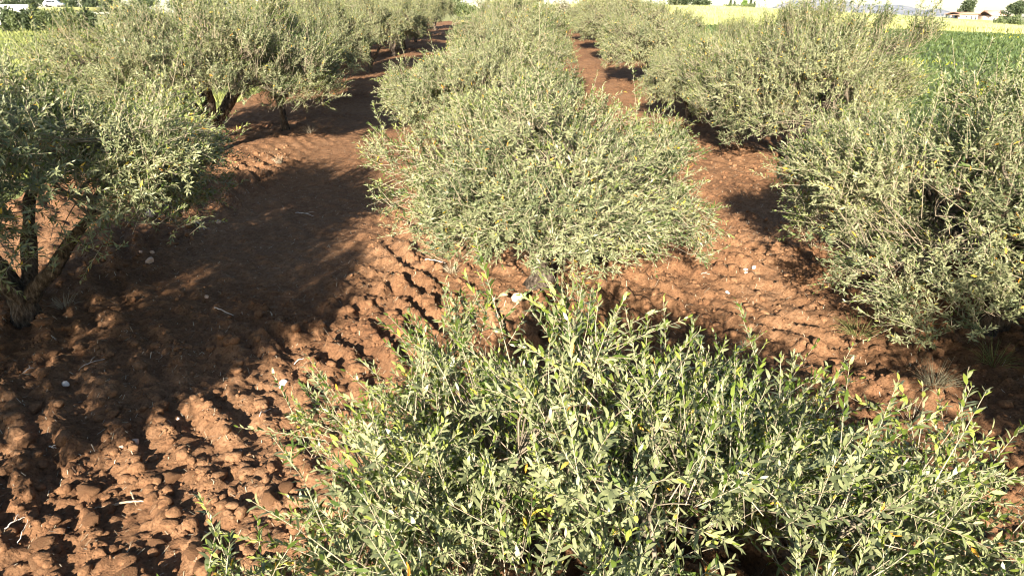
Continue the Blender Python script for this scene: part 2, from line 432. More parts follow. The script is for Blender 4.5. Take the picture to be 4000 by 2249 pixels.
def olive_arrays(seed, ax, ay, top, bot, off, nclus, nshoot, leaf_len, spacing, up=.6, sl=(.25, .55), water=30, lump=.22, spread=.22, low=-.55, wild=.5, boughs=46, bfrac=.75, brad=.42):
    """leaves and twigs of one olive crown, in coordinates of the trunk's foot"""
    rng = np.random.default_rng(seed)
    zc = bot + (top - bot) * .42
    ph = rng.uniform(0, 6.28, 6)
    def radius(d):
        th = np.arctan2(d[:, 1], d[:, 0])
        return 1 + lump * (.5 * np.sin(3 * th + ph[0] + 2 * d[:, 2]) + .4 * np.sin(5 * th + ph[1]) + .35 * np.sin(4 * d[:, 2] * 2 + ph[2] + 2 * th))
    d = unit(rng.normal(0, 1, (nclus * 4, 3)))
    d = d[d[:, 2] > low][:nclus]
    fr = rng.uniform(.22, 1, len(d)) ** .42 * radius(d)
    up_ax = np.where(d[:, 2] > 0, top - zc, zc - bot)
    C = np.stack([d[:, 0] * ax, d[:, 1] * ay, d[:, 2] * up_ax], -1) * fr[:, None] + np.array([off[0], off[1], zc])
    nb = int(bfrac * len(C))
    bc = C[rng.choice(len(C), boughs, replace=False)]
    bo = unit(bc - np.array([off[0], off[1], zc - .5]))
    bi = rng.integers(0, boughs, nb)
    bd = unit(rng.normal(0, 1, (nb, 3)) + bo[bi] * .9)
    br_ = brad * rng.uniform(.65, 1.35, boughs)
    C[:nb] = bc[bi] + bd * (br_[bi] * rng.uniform(.55, 1.05, nb))[:, None]
    C[:, 2] = np.maximum(C[:, 2], bot * .75)
    bt = rng.normal(0, .10, boughs)
    out = unit(C - np.array([off[0], off[1], zc - .5]))
    out = unit(out + rng.normal(0, .45, out.shape))
    # shoots
    ci = rng.integers(0, len(C), nshoot)
    O = C[ci] + rng.normal(0, spread, (nshoot, 3)) * np.array([1, 1, .8])
    D = unit(out[ci] * .75 + np.array([0, 0, up]) + rng.normal(0, wild, (nshoot, 3)))
    Ls = rng.uniform(sl[0], sl[1], nshoot)
    if water:
        top_i = np.argsort(-C[:, 2])[:max(6, len(C) // 2)]
        wi = rng.choice(top_i, water)
        Ow = C[wi] + rng.normal(0, .15, (water, 3))
        Dw = unit(np.array([0, 0, 1.]) + out[wi] * .35 + rng.normal(0, .16, (water, 3)))
        O = np.concatenate([O, Ow]); D = np.concatenate([D, Dw]); Ls = np.concatenate([Ls, rng.uniform(.55, 1.0, water)]); ci = np.concatenate([ci, wi])
    bend = unit(rng.normal(0, 1, O.shape)) * .18 + np.array([0, 0, -.10])
    P0 = O; P1 = O + D * (Ls * .5)[:, None]; P2 = O + D * Ls[:, None] + bend * Ls[:, None]
    keep = (P0[:, 2] > .35) & (P2[:, 2] > .3)
    P0, P1, P2, D, Ls, ci = P0[keep], P1[keep], P2[keep], D[keep], Ls[keep], ci[keep]
    # leaves in pairs along the shoots
    cnt = np.maximum((Ls / spacing).astype(int), 4) * 2
    si = np.repeat(np.arange(len(Ls)), cnt)
    k = np.arange(cnt.sum()) - np.repeat(np.cumsum(cnt) - cnt, cnt)
    node = k // 2
    t = (.14 + .86 * (node + 1) / (cnt[si] / 2))[:, None]
    keepl = rng.random(len(t)) > .10
    si, k, node, t = si[keepl], k[keepl], node[keepl], t[keepl]
    P = (1 - t) ** 2 * P0[si] + 2 * t * (1 - t) * P1[si] + t * t * P2[si]
    tan = unit(2 * (1 - t) * (P1[si] - P0[si]) + 2 * t * (P2[si] - P1[si]))
    ref = np.where(np.abs(tan[:, 2:3]) > .85, np.array([[1., .2, 0]]), np.array([[0, 0, 1.]]))
    A = unit(np.cross(tan, ref)); B = np.cross(tan, A)
    ang = node * 1.57 + (k % 2) * math.pi + rng.normal(0, .35, len(t)) + si * 2.4
    side = np.cos(ang)[:, None] * A + np.sin(ang)[:, None] * B
    op = np.clip(rng.normal(.98, .28, len(t)) * (1.1 - .5 * t[:, 0]), .2, 1.6)[:, None]
    LD = unit(np.cos(op) * tan + np.sin(op) * side + rng.normal(0, .12, tan.shape) + np.array([0, 0, -.06]))
    nrm = tan - (tan * LD).sum(1, keepdims=True) * LD + rng.normal(0, .22, tan.shape) + np.array([0, 0, .25])
    nrm = unit(nrm - (nrm * LD).sum(1, keepdims=True) * LD)
    S = np.cross(nrm, LD)
    LL = leaf_len * rng.uniform(.55, 1.2, len(t)) * (1.05 - .35 * t[:, 0] ** 3)
    ct = rng.normal(0, .17, len(C))
    ct[:nb] += bt[bi]
    tint = np.clip(.32 + ct[ci[si]] + .22 * t[:, 0] + rng.normal(0, .16, len(t)), 0, .94)
    old = (rng.random(len(t)) < .018 * (1.3 - t[:, 0])); tint[old] = rng.uniform(.96, 1, old.sum())
    leaves = (P, LD, S, nrm, LL, tint)
    shoots = (P0, P1, P2)
    return leaves, shoots, C

def wood(seed, C, off, trunk_h, trunk_r, nl, lean, fork=None, bare=60):
    """trunk, limbs and the branches that reach the leaf clumps"""
    rng = np.random.default_rng(seed + 900)
    n = 9
    t = np.linspace(0, 1, n)
    P = np.stack([lean[0] * t ** 1.3, lean[1] * t ** 1.3, -.12 + (trunk_h + .12) * t], -1)
    P[1:, :2] += rng.normal(0, .018, (n - 1, 2))
    R = trunk_r * (1.0 + .75 * np.exp(-t * 6) - .12 * t)
    R[0] *= 1.25
    TV, TF = tube(P, R, 12, rng, .10)
    ax_ = np.repeat(P, 12, 0); th = np.arctan2(TV[:, 1] - ax_[:, 1], TV[:, 0] - ax_[:, 0])
    TV = ax_ + (TV - ax_) * (1 + .20 * np.sin(3 * th + 9 * np.repeat(t, 12) + seed) + .10 * np.sin(5 * th - 6 * np.repeat(t, 12)))[:, None]
    # close the top with a gnarled cap
    TV = np.concatenate([TV, P[-1:] + [[0, 0, .06]]])
    ring = np.arange((n - 1) * 12, n * 12)
    cap = np.stack([ring, np.roll(ring, -1), np.full(12, len(TV) - 1)], -1)
    trunk = mesh_np('trunk', TV, [TF, cap])
    limbs, tips, lims = [], [], []
    cc = C.mean(0)
    for i in range(nl):
        a = 2 * math.pi * i / nl + rng.uniform(-.35, .35)
        r = rng.uniform(.45, .62)
        span = np.array([np.ptp(C[:, 0]) / 2, np.ptp(C[:, 1]) / 2])
        end = np.array([off[0] + math.cos(a) * span[0] * r, off[1] + math.sin(a) * span[1] * r, cc[2] + rng.uniform(-.05, .5)])
        st = P[-1] + np.array([math.cos(a), math.sin(a), 0]) * trunk_r * .35 + [0, 0, -.10]
        mid = st * .5 + end * .5 + rng.normal(0, .10, 3) + [0, 0, .10]
        m2 = 10; u = np.linspace(0, 1, m2)[:, None]
        Q = (1 - u) ** 2 * st + 2 * u * (1 - u) * mid + u * u * end
        Q[1:-1] += rng.normal(0, .025, (m2 - 2, 3))
        RR = trunk_r * .62 * (1 - u[:, 0]) ** .8 + .014
        V, F = tube(Q, RR, 9, rng, .13)
        limbs.append(mesh_np('limb', V, [F])); lims.append(Q)
    LP = np.concatenate([q[3:] for q in lims])
    hubs = C[rng.choice(len(C), 64, replace=False)]
    hubs = LP.mean(0) + (hubs - LP.mean(0)) * rng.uniform(.55, .85, (64, 1))
    h2 = ((hubs[:, None] - LP[None]) ** 2).sum(-1) + .6 * np.maximum(0, LP[None, :, 2] - hubs[:, None, 2])
    hs = LP[h2.argmin(1)]
    hm_ = (hs + hubs) / 2 + rng.normal(0, .12, hubs.shape) + [0, 0, .06]
    HV = batch_tubes(hs, hm_, hubs, np.full(64, .022), np.full(64, .011), 5, 6)
    LP = hubs
    D2 = ((C[:, None] - LP[None]) ** 2).sum(-1) + .6 * np.maximum(0, LP[None, :, 2] - C[:, None, 2])
    ni = D2.argmin(1)
    S0 = LP[ni]; E0 = C
    M0 = (S0 + E0) / 2 + rng.normal(0, .07, C.shape) + [0, 0, .06]
    dist = np.linalg.norm(E0 - S0, axis=1)
    BV = join([HV, batch_tubes(S0, M0, E0, .004 + .005 * np.minimum(dist, 1.5), np.full(len(C), .0035), 3, 4)])
    return trunk, limbs, BV

class Olive: pass
def olive_meshes(seed, tmpl=LEAF_LOW, mat=OLIVE, trunk_h=.75, trunk_r=.13, nl=4, lean=(.1, .05), twr=.0035, **kw):
    o = Olive()
    leaves, shoots, C = olive_arrays(seed, **kw)
    o.leaves, o.mat, o.tmpl = leaves, mat, tmpl
    o.trunk, o.limbs, BV = wood(seed, C, kw['off'], trunk_h, trunk_r, nl, lean)
    SV = batch_tubes(*shoots, np.full(len(shoots[0]), twr), np.full(len(shoots[0]), twr * .45), 3, 2 if tmpl is LEAF_RICH else 1)
    o.branches = mesh_np('branches', BV[0], [BV[1]]); smooth(o.branches)
    o.twigs = mesh_np('twigs', SV[0], [SV[1]])
    for me in [o.trunk] + o.limbs: me.materials.append(BARK); smooth(me)
    o.branches.materials.append(BRANCH); o.twigs.materials.append(TWIG)
    return o

def plant_olive(o, x, y, rz, s, label, sz=None):
    t = thing('olive_tree', label, 'olive tree', (x, y, float(soil_h(x, y)) - .03), rz, 'olive trees planted in three rows')
    t.scale = (s, s, sz or s)
    obj('trunk', o.trunk, None, t)
    for l in o.limbs: obj('limb', l, None, t)
    obj('branches', o.branches, None, t)
    obj('twigs', o.twigs, None, t)
    if not getattr(o, 'crown', None):
        o.crown = leaf_mesh('crown', o.leaves, o.tmpl); o.crown.materials.append(o.mat)
    obj('crown', o.crown, None, t)
    return t

def copy_tree(src, x, y, rz, s, label, sz=None):
    c = src.copy(); COL.objects.link(c)
    c.location = (x, y, float(soil_h(x, y)) - .03); c.rotation_euler = (0, 0, rz); c.scale = (s, s, sz or s); c['label'] = label
    for ch in list(src.children):
        d = ch.copy(); COL.objects.link(d); d.parent = c
    return c

# the near tree under the camera: its 300 leaves that show largest are leaves of their own
near = olive_meshes(11, LEAF_RICH, OLIVE_NEAR, .7, .13, 4, (.05, .1), .0032,
    ax=2.1, ay=1.95, top=2.02, bot=.5, off=(.12, .12), nclus=680, nshoot=4500, leaf_len=.074, spacing=.035, up=.5, sl=(.25, .60), water=30, lump=.36, spread=.08, wild=.5, boughs=60, bfrac=.55, brad=.36)
NX, NY = .66, 2.75
nz = float(soil_h(NX, NY)) - .03
P, D, S, Nn, L, tint = near.leaves
wp = P + np.array([NX, NY, nz])
rel = wp - np.array([0, 0, CAM_H])
dep = rel[:, 1] * math.cos(PITCH) - rel[:, 2] * math.sin(PITCH)
u = rel[:, 0] / dep * FPX; v = (rel[:, 1] * math.sin(PITCH) + rel[:, 2] * math.cos(PITCH)) / dep * FPX
infr = (np.abs(u) < 1980) & (np.abs(v) < 1110) & (dep > .4)
score = np.where(infr, L / np.maximum(dep, .4) * np.clip(np.abs((Nn * unit(rel)).sum(1)), .25, 1), -1)
pick = np.argsort(-score)[:300]
rest = np.ones(len(P), bool); rest[pick] = False
full = near.leaves
near.leaves = tuple(a[rest] for a in full)
t0 = plant_olive(near, NX, NY, 0, 1, 'nearest olive tree, its broad leafy crown filling the lower right of the photo')
crown0 = [c for c in t0.children if c.name.startswith('crown')][0]
crown0['kind'] = 'stuff'
leafs = []
for q in range(10):
    T, Fs = LEAF_RICH
    Tq = T * np.array([1, .85 + .035 * q, .6 + .12 * q])
    me = mesh_np('leaf', Tq, Fs)
    attr(me, 'tint', np.full(len(T), [.22, .3, .36, .42, .5, .56, .62, .7, .78, .97][q]))
    me.materials.append(OLIVE_NEAR); leafs.append(me)
for i in pick:
    q = int(np.clip(np.searchsorted([.26, .33, .39, .46, .53, .59, .66, .74, .95], full[5][i]), 0, 9))
    lo = obj('leaf', leafs[q], None, crown0)
    M = Matrix(np.column_stack([np.vstack([full[1][i], full[2][i], full[3][i]]).T * full[4][i], full[0][i]]).tolist() + [[0, 0, 0, 1]])
    lo.matrix_local = M

KIND = dict(
    broad=dict(seed=21, trunk_h=.7, trunk_r=.14, nl=4, lean=(.08, .1), ax=1.95, ay=2.2, top=2.45, bot=.62, off=(.1, .15), nclus=1050, nshoot=8400, leaf_len=.082, spacing=.038, up=.35, sl=(.2, .42), water=40, lump=.24, spread=.08, wild=.42, low=-.75, bfrac=.5, boughs=60, brad=.36),
    dome=dict(seed=33, trunk_h=.5, trunk_r=.15, nl=4, lean=(.10, .05), ax=2.0, ay=2.2, top=2.95, bot=1.1, off=(.25, .1), nclus=1000, nshoot=8200, leaf_len=.080, spacing=.038, up=.4, sl=(.2, .42), water=60, lump=.26, spread=.08, wild=.40, low=-.7, bfrac=.8, boughs=52, brad=.40),
    tall=dict(seed=45, trunk_h=.9, trunk_r=.15, nl=5, lean=(.25, .1), ax=2.55, ay=2.4, top=3.35, bot=.95, off=(.3, .0), nclus=1050, nshoot=8200, leaf_len=.082, spacing=.039, up=1.0, sl=(.24, .52), water=320, lump=.28, spread=.085, wild=.36, bfrac=.75, boughs=54),
    shaggy=dict(seed=57, trunk_h=.7, trunk_r=.15, nl=5, lean=(.1, .0), ax=2.4, ay=2.4, top=2.9, bot=.5, off=(.15, .1), nclus=1150, nshoot=8800, leaf_len=.082, spacing=.039, up=.7, sl=(.22, .50), water=220, lump=.34, spread=.08, low=-.75, wild=.38, bfrac=.7, boughs=56),
)
M_ = {k: olive_meshes(**v) for k, v in KIND.items()}
SRC = {}
def put(kind, x, y, rz, s, label, sz=None):
    if kind in SRC: return copy_tree(SRC[kind], x, y, rz, s, label, sz)
    SRC[kind] = plant_olive(M_[kind], x, y, rz, s, label, sz)
    return SRC[kind]

put('dome', -6.8, 8.75, 0, 1.14, 'dark green olive tree with forked trunk at the left edge of the photo', 1.08)
put('broad', .46, 9.9, 0, 1.05, 'round sunlit olive tree in the middle row, right behind the nearest tree', 1.02)
put('shaggy', 6.5, 8.6, 0, 1.09, 'big silvery olive tree at the right edge, drooping to the shaded soil', .95)
put('tall', -8.5, 19.2, 0, 1.22, 'tall olive tree with upright shoots and leaning trunk, left row second from camera', 1.1)
put('dome', -6.7, 1.5, 2.2, 1.06, 'olive tree just outside the left edge whose shadow falls on the bottom left soil', 1.5)
put('shaggy', 6.6, .9, 2.2, 1.0, 'olive tree just outside the lower right corner, shading the dark soil there', 1.45)
put('tall', -7.2, 22.4, 2.1, .66, 'slender olive tree with a straight trunk close behind the tall leaning one', .98)
put('broad', -.55, 19.0, 2.0, 1.05, 'pale olive tree in the middle row, second behind the nearest tree', 1.1)
put('shaggy', 7.2, 17.8, 1.3, 1.06, 'silvery olive tree on the right row beside the green field, behind the rightmost one', 1.14)
put('broad', 5.9, 23.6, 3.3, .74, 'small low olive bush at the lane side between two taller right row trees', 1.0)
put('dome', -7.3, 28.2, 1.0, .78, 'olive tree in the left row with a bare straight trunk beside the shaded lane', 1.12)
put('broad', -.1, 28.4, 4.1, 1.02, 'third olive tree behind the nearest one in the middle row', 1.4)
put('broad', 6.3, 33.0, 4.0, 1.0, 'olive tree with a pale twisted trunk in the right row beside the lane', 1.25)
put('shaggy', 8.6, 27.5, .6, .9, 'silvery olive tree half hidden behind the second one of the right row', .92)
far = [(-7.5, 38, 'dome'), (-7.7, 47.5, 'dome'), (-7.8, 53, 'broad'), (-7.9, 60, 'dome'), (-8, 68, 'dome'), (-8, 77, 'dome'),
       (0, 37.6, 'broad'), (.2, 46.5, 'dome'), (.4, 55, 'broad'), (.5, 64, 'dome'), (.6, 73, 'broad'),
       (6.4, 43, 'dome'), (6.8, 52, 'broad'), (7.2, 61, 'shaggy'), (7.6, 70, 'broad'),
       (-10.6, 33, 'tall'), (-10.8, 42, 'shaggy'), (-10.9, 51, 'tall'), (-11, 60, 'shaggy')]
rown = {-1: 'left row', 0: 'middle row', 1: 'right row', -2: 'strip behind the left row'}
cnt = {}
ordn = ['fifth', 'sixth', 'seventh', 'eighth', 'ninth', 'tenth', 'eleventh']
for i, (x, y, k) in enumerate(far):
    r = -2 if x < -10 else (-1 if x < -3 else (0 if x < 4 else 1))
    cnt[r] = cnt.get(r, 0) + 1
    o_ = {-2: 'first second third fourth'.split(), -1: ordn, 0: ordn, 1: ordn}[r][cnt[r] - 1]
    put(k, x, y, 1.7 * i, (.78 if r == -1 else .92) + .1 * ((i * 7) % 3) / 2, f'distant grey green olive tree, {o_} along the {rown[r]}', 1.15)

# ---------------------------------------------------------------- soil clods, stones, sticks, litter
def ico(sub):
    import bmesh
    bm = bmesh.new(); bmesh.ops.create_icosphere(bm, subdivisions=sub, radius=1)
    V = np.array([v.co[:] for v in bm.verts]); F = np.array([[v.index for v in f.verts] for f in bm.faces]); bm.free()
    return V, F
I2, I1 = ico(3), ico(2)
def clod_shape(seed, base, flat=.7, rough=.22):
    rng = np.random.default_rng(seed)
    V = base[0].copy()
    for f, a in ((1.3, rough * 1.4), (2.9, rough * 1.3), (5.5, rough * 1.0), (10, rough * .7)):
        ph = rng.uniform(0, 6.28, (4, 3)); k = unit(rng.normal(0, 1, (4, 3))) * f
        s = sum(np.sin(V @ (k[i] * 1.9) + ph[i, 0]) for i in range(4)) / 4
        V = V * (1 + a * s)[:, None]
    for c in range(7):                                    # broken faces
        d = unit(rng.normal(0, 1, 3)); lim = rng.uniform(.5, .85)
        pr = V @ d; over = np.maximum(pr - lim, 0); V = V - .85 * over[:, None] * d
    V[:, 2] *= flat
    V *= np.array([rng.uniform(.8, 1.25), rng.uniform(.7, 1.0), 1])
    return V
rng = np.random.default_rng(77)
n = 150000
cy = 3 + 17 * rng.random(n) ** 1.5; cx = rng.uniform(-1, 1, n) * np.minimum(8, .75 * cy + 1)
lane = sstep(-6.2, -5.4, cx) * (1 - sstep(-3.1, -2.2, cx)) * sstep(8, 11, cy)
keep = rng.random(n) < (.08 + .55 * ridge_at(cx, cy) ** 3) * (1 - .85 * lane) * (.35 + .9 * fbm(cx * .5, cy * .5, 91, 2))
cx, cy = cx[keep], cy[keep]
cr = .010 + .012 * rng.random(len(cx)) + .070 * rng.random(len(cx)) ** 7 * (1 - .8 * lane[keep])
cr = cr + .020 * (rng.random(len(cx)) < .25) * rng.random(len(cx))
vis = (np.abs(cx) < .72 * cy + 1.0)
cx, cy, cr = cx[vis], cy[vis], cr[vis]
order = np.argsort(-cr / np.hypot(cy, 4))
big, small, tiny = order[:300], order[300:2500], order[2500:11000]
cm = []
for s in range(8):
    me = mesh_np('clod', clod_shape(200 + s, I2), [I2[1]]); me.materials.append(CLOD); cm.append(me)
for q, i in enumerate(big):
    o = obj('clod', cm[q % 8], None, soil, (cx[i], cy[i], float(soil_h(cx[i], cy[i])) + cr[i] * .05))
    o.rotation_euler = (rng.uniform(-.5, .5), rng.uniform(-.5, .5), rng.uniform(0, 6.28))
    o.scale = (cr[i] * 1.15, cr[i] * 1.15, cr[i] * rng.uniform(.9, 1.4))
def heap_of(name, idx, base, variants, seed, sc):
    g = np.random.default_rng(seed); m = len(idx)
    A = np.stack(variants)[g.integers(0, len(variants), m)] * (cr[idx] * sc)[:, None, None]
    a = g.uniform(0, 6.28, m); ct, st = np.cos(a)[:, None], np.sin(a)[:, None]
    A = np.stack([A[..., 0] * ct - A[..., 1] * st, A[..., 0] * st + A[..., 1] * ct, A[..., 2]], -1)
    A += np.stack([cx[idx], cy[idx], soil_h(cx[idx], cy[idx]) + cr[idx] * .05], -1)[:, None]
    k = len(base[0])
    me = mesh_np(name, A.reshape(-1, 3), [(base[1][None] + (np.arange(m) * k)[:, None, None]).reshape(-1, 3)])
    return obj(name, me, CLOD, soil, kind='stuff')
heap_of('clods', small, I1, [clod_shape(300 + s_, I1) for s_ in range(12)], 1, 1.15)
I0 = ico(1)
heap_of('soil_crumbs', tiny, I0, [clod_shape(340 + s_, I0, .8, .3) for s_ in range(12)], 2, .8)

stones = [
    (1111, 1502, .052, 0, 'bright white stone, the largest one on the sunny furrows left of the nearest tree'),
    (1096, 1516, .024, 0, 'small white chip touching the largest white stone'),
    (259, 1507, .043, 0, 'pointed white stone alone on shaded soil near the left edge'),
    (697, 1638, .020, 0, 'little round white pebble on furrows at lower left'),
    (474, 1748, .028, 1, 'small cream pebble on the lower left furrows'),
    (529, 1732, .045, 1, 'flat pale brown stone beside a cream pebble at lower left'),
    (587, 1026, .085, 1, 'angular pinkish white stone on shaded soil right of the dark left tree'),
    (550, 989, .04, 1, 'small pale stone behind the angular pinkish one'),
    (596, 990, .04, 1, 'small pinkish stone under the tips of the left tree'),
    (854, 872, .07, 1, 'rounded pinkish white stone in the shaded left lane'),
    (587, 845, .10, 1, 'peach coloured stone half hidden beneath the left tree crown'),
    (808, 1163, .045, 1, 'small tan stone on dark soil in the middle of the left lane'),
    (2912, 1062, .055, 0, 'white upright stone on the sunny soil right of the middle row'),
    (2943, 1054, .04, 0, 'smaller white stone just right of the upright one'),
    (2018, 1168, .10, 1, 'reddish boulder at the foot of the round middle tree'),
    (2841, 1146, .03, 0, 'white pebble on the sunlit furrows nearer than the upright stone'),
]
for i, (px, py, r, mk, lab) in enumerate(stones):
    x, y, z = at(px, py)
    me = mesh_np('stone', clod_shape(500 + i, I2, .8, .10), [I2[1]]); smooth(me)
    o = obj('stone', me, PINKSTONE if mk else STONE, None, (x, y, z + r * .3))
    o.scale = (r, r, r); o.rotation_euler = (rng.uniform(-.4, .4), rng.uniform(-.4, .4), rng.uniform(0, 6))
    tag(o, lab, 'stone', 'pale stones lying on the ploughed soil')

def stick(p0, p1, r, label, mat, seed, bend=.1, fork=False):
    g = np.random.default_rng(seed)
    a, b = np.array(at(*p0)), np.array(at(*p1))
    a[2] += r + .012; b[2] += r + .02
    m = (a + b) / 2 + np.append(g.normal(0, bend, 2) * np.linalg.norm(b - a), .03)
    u = np.linspace(0, 1, 9)[:, None]
    Q = (1 - u) ** 2 * a + 2 * u * (1 - u) * m + u * u * b
    Q[:, 2] = np.maximum(Q[:, 2], soil_h(Q[:, 0], Q[:, 1]) + r * .6)
    Q[1:-1] += g.normal(0, .004, (7, 3))
    parts = [tube(Q, r * (1.1 - .5 * u[:, 0]), 6, g, .05)]
    if fork:
        d = Q[5] - Q[3]; e = Q[4] + d * 1.3 + np.array([-d[1], d[0], .03]) * .9
        parts.append(tube(np.stack([Q[4], (Q[4] + e) / 2 + [0, 0, .01], e]), np.array([r * .6, r * .5, r * .3]), 5))
    c = Q.mean(0)
    V, F = join(parts)
    me = mesh_np('stick', V - c, [F]); smooth(me)
    tag(obj('stick', me, mat, None, c), label, 'stick', 'sticks and twigs fallen on the soil')
DEAD = noise_material('dead_wood', [(.3, (.20, .13, .08)), (.7, (.45, .34, .24))], 16, .9, .3, .005, (1, 1, .4))
PALE = noise_material('bleached_twig', [(.3, (.38, .33, .28)), (.7, (.66, .60, .54))], 16, .9, 0)
stick((455, 1987), (569, 1972), .013, 'thick brown stick lying across the furrows at bottom left', DEAD, 1, .06)
stick((515, 1925), (534, 1985), .009, 'dark curved stick crossing under the thick brown one', DEAD, 2, .1)
stick((340, 2000), (455, 1985), .005, 'thin dark twig continuing left from the thick brown stick', DEAD, 3, .05)
stick((22, 2075), (104, 2033), .006, 'pale bleached twig near the bottom left corner', PALE, 4, .12, True)
stick((72, 2130), (112, 2040), .003, 'fine curved pale stem below the bleached twig at the corner', PALE, 14, .3)
stick((839, 1206), (913, 1240), .008, 'straight grey twig on shaded soil in the left lane', PALE, 5, .03)
stick((745, 873), (800, 908), .007, 'thin bent twig beside the left tree branch tips', PALE, 6, .15)
stick((1015, 1636), (1058, 1606), .005, 'short crooked pale twig standing on a clod in the sun', PALE, 7, .25)
stick((1150, 1430), (1188, 1408), .005, 'straight tan straw stem on a sunlit furrow', PALE, 8, .03)
stick((185, 1315), (222, 1335), .005, 'pale twig on shaded soil near the left trunk', PALE, 9, .1)
stick((318, 1443), (410, 1410), .004, 'long thin twig above the pointed white stone', PALE, 10, .15, True)
stick((93, 1460), (136, 1445), .006, 'forked pale twig at the far left of the shaded soil', PALE, 11, .15, True)
stick((1155, 835), (1225, 850), .006, 'forked grey twig in the shaded lane beside the round tree', PALE, 12, .1, True)
stick((195, 1750), (222, 1762), .007, 'small crooked white twig on the left bottom soil', PALE, 13, .2, True)
stick((2738, 1076), (2772, 1080), .004, 'little white twig on sunny soil right of the round tree', PALE, 15, .15, True)
stick((1660, 1022), (1740, 1035), .008, 'bundle end of pale straw below the round tree', PALE, 16, .05)

n = 14000
lx = rng.uniform(-8, 8, n); ly = 3.2 + 17 * rng.random(n) ** 1.4
a = rng.uniform(0, 6.28, n); ll = rng.uniform(.008, .022, n) + .04 * rng.random(n) ** 6; lw = rng.uniform(.0015, .0035, n)
dx, dy = np.cos(a) * ll, np.sin(a) * ll; wx, wy = -np.sin(a) * lw, np.cos(a) * lw
za, zb = soil_h(lx - dx, ly - dy) + .012, soil_h(lx + dx, ly + dy) + .012
V = np.stack([np.stack([lx - dx - wx, ly - dy - wy, za], -1), np.stack([lx - dx + wx, ly - dy + wy, za], -1),
              np.stack([lx + dx + wx, ly + dy + wy, zb], -1), np.stack([lx + dx - wx, ly + dy - wy, zb], -1)], 1).reshape(-1, 3)
me = mesh_np('dry_litter', V, [np.arange(4 * n).reshape(n, 4)]); attr(me, 'tint', np.repeat(rng.random(n), 4))
obj('dry_litter', me, STRAW, kind='stuff')

def tuft(px, py, n, h, spread, label, mat, seed, name='grass_tuft'):
    g = np.random.default_rng(seed)
    x, y, z = at(px, py)
    parts = []
    a = g.uniform(0, 6.28, n); L = h * g.uniform(.5, 1.1, n)
    lean = g.uniform(.2, 1.1, n)
    P0 = np.stack([np.cos(a), np.sin(a), np.zeros(n)], -1) * g.uniform(0, spread * .3, n)[:, None]; P0[:, 2] = -.02
    dirv = np.stack([np.cos(a) * np.sin(lean), np.sin(a) * np.sin(lean), np.cos(lean)], -1)
    P1 = P0 + dirv * (L * .55)[:, None] + [0, 0, .02]; P2 = P0 + dirv * L[:, None] - np.array([0, 0, 1]) * (L * lean * .25)[:, None]
    V, F = batch_tubes(P0, P1, P2, np.full(n, .0032), np.full(n, .001), 3, 4)
    me = mesh_np(name, V, [F]); attr(me, 'tint', np.repeat(g.random(n), 15))
    tag(obj(name, me, mat, None, (x, y, z)), label, 'grass tuft', 'weeds and dry tufts on the soil')
tuft(1765, 1065, 70, .28, .2, 'dry straw coloured tuft left of the round tree foot', STRAW, 1)
tuft(124, 1240, 60, .30, .25, 'dry weed tuft beside the forked left trunk', STRAW, 2)
tuft(250, 1200, 40, .3, .25, 'sparse dry weed right of the forked left trunk', STRAW, 3)
tuft(3350, 1310, 70, .42, .25, 'green grass tuft in the shade beside the rightmost tree', GRASS, 4)
tuft(3420, 1180, 60, .35, .3, 'dry grass under the drooping branches of the rightmost tree', GREYLEAF, 5)
tuft(3650, 1500, 90, .35, .4, 'tangle of dry stems on dark soil near the right edge', GREYLEAF, 6)
tuft(3880, 1420, 80, .40, .4, 'shaded green weeds at the foot of the rightmost tree', GRASS, 7)
tuft(1090, 640, 40, .3, .2, 'pale dry weed at the left lane edge below the far trunks', STRAW, 8)
tuft(1215, 520, 50, .35, .3, 'thin weed in the shaded lane below the bare trunk', STRAW, 9)
tuft(3560, 1640, 60, .25, .3, 'low brown weed in the shade at lower right', STRAW, 10)

# ---------------------------------------------------------------- things far off
def hz(px, py, D):
    """point at distance D (along y) that the photograph shows at pixel (px, py)"""
    u, v = (px - 2000) / FPX, -(py - 1125) / FPX
    d = np.array([u, math.cos(PITCH) + v * math.sin(PITCH), -math.sin(PITCH) + v * math.cos(PITCH)])
    d = d / d[1] * D
    return d[0], d[1], CAM_H + d[2]

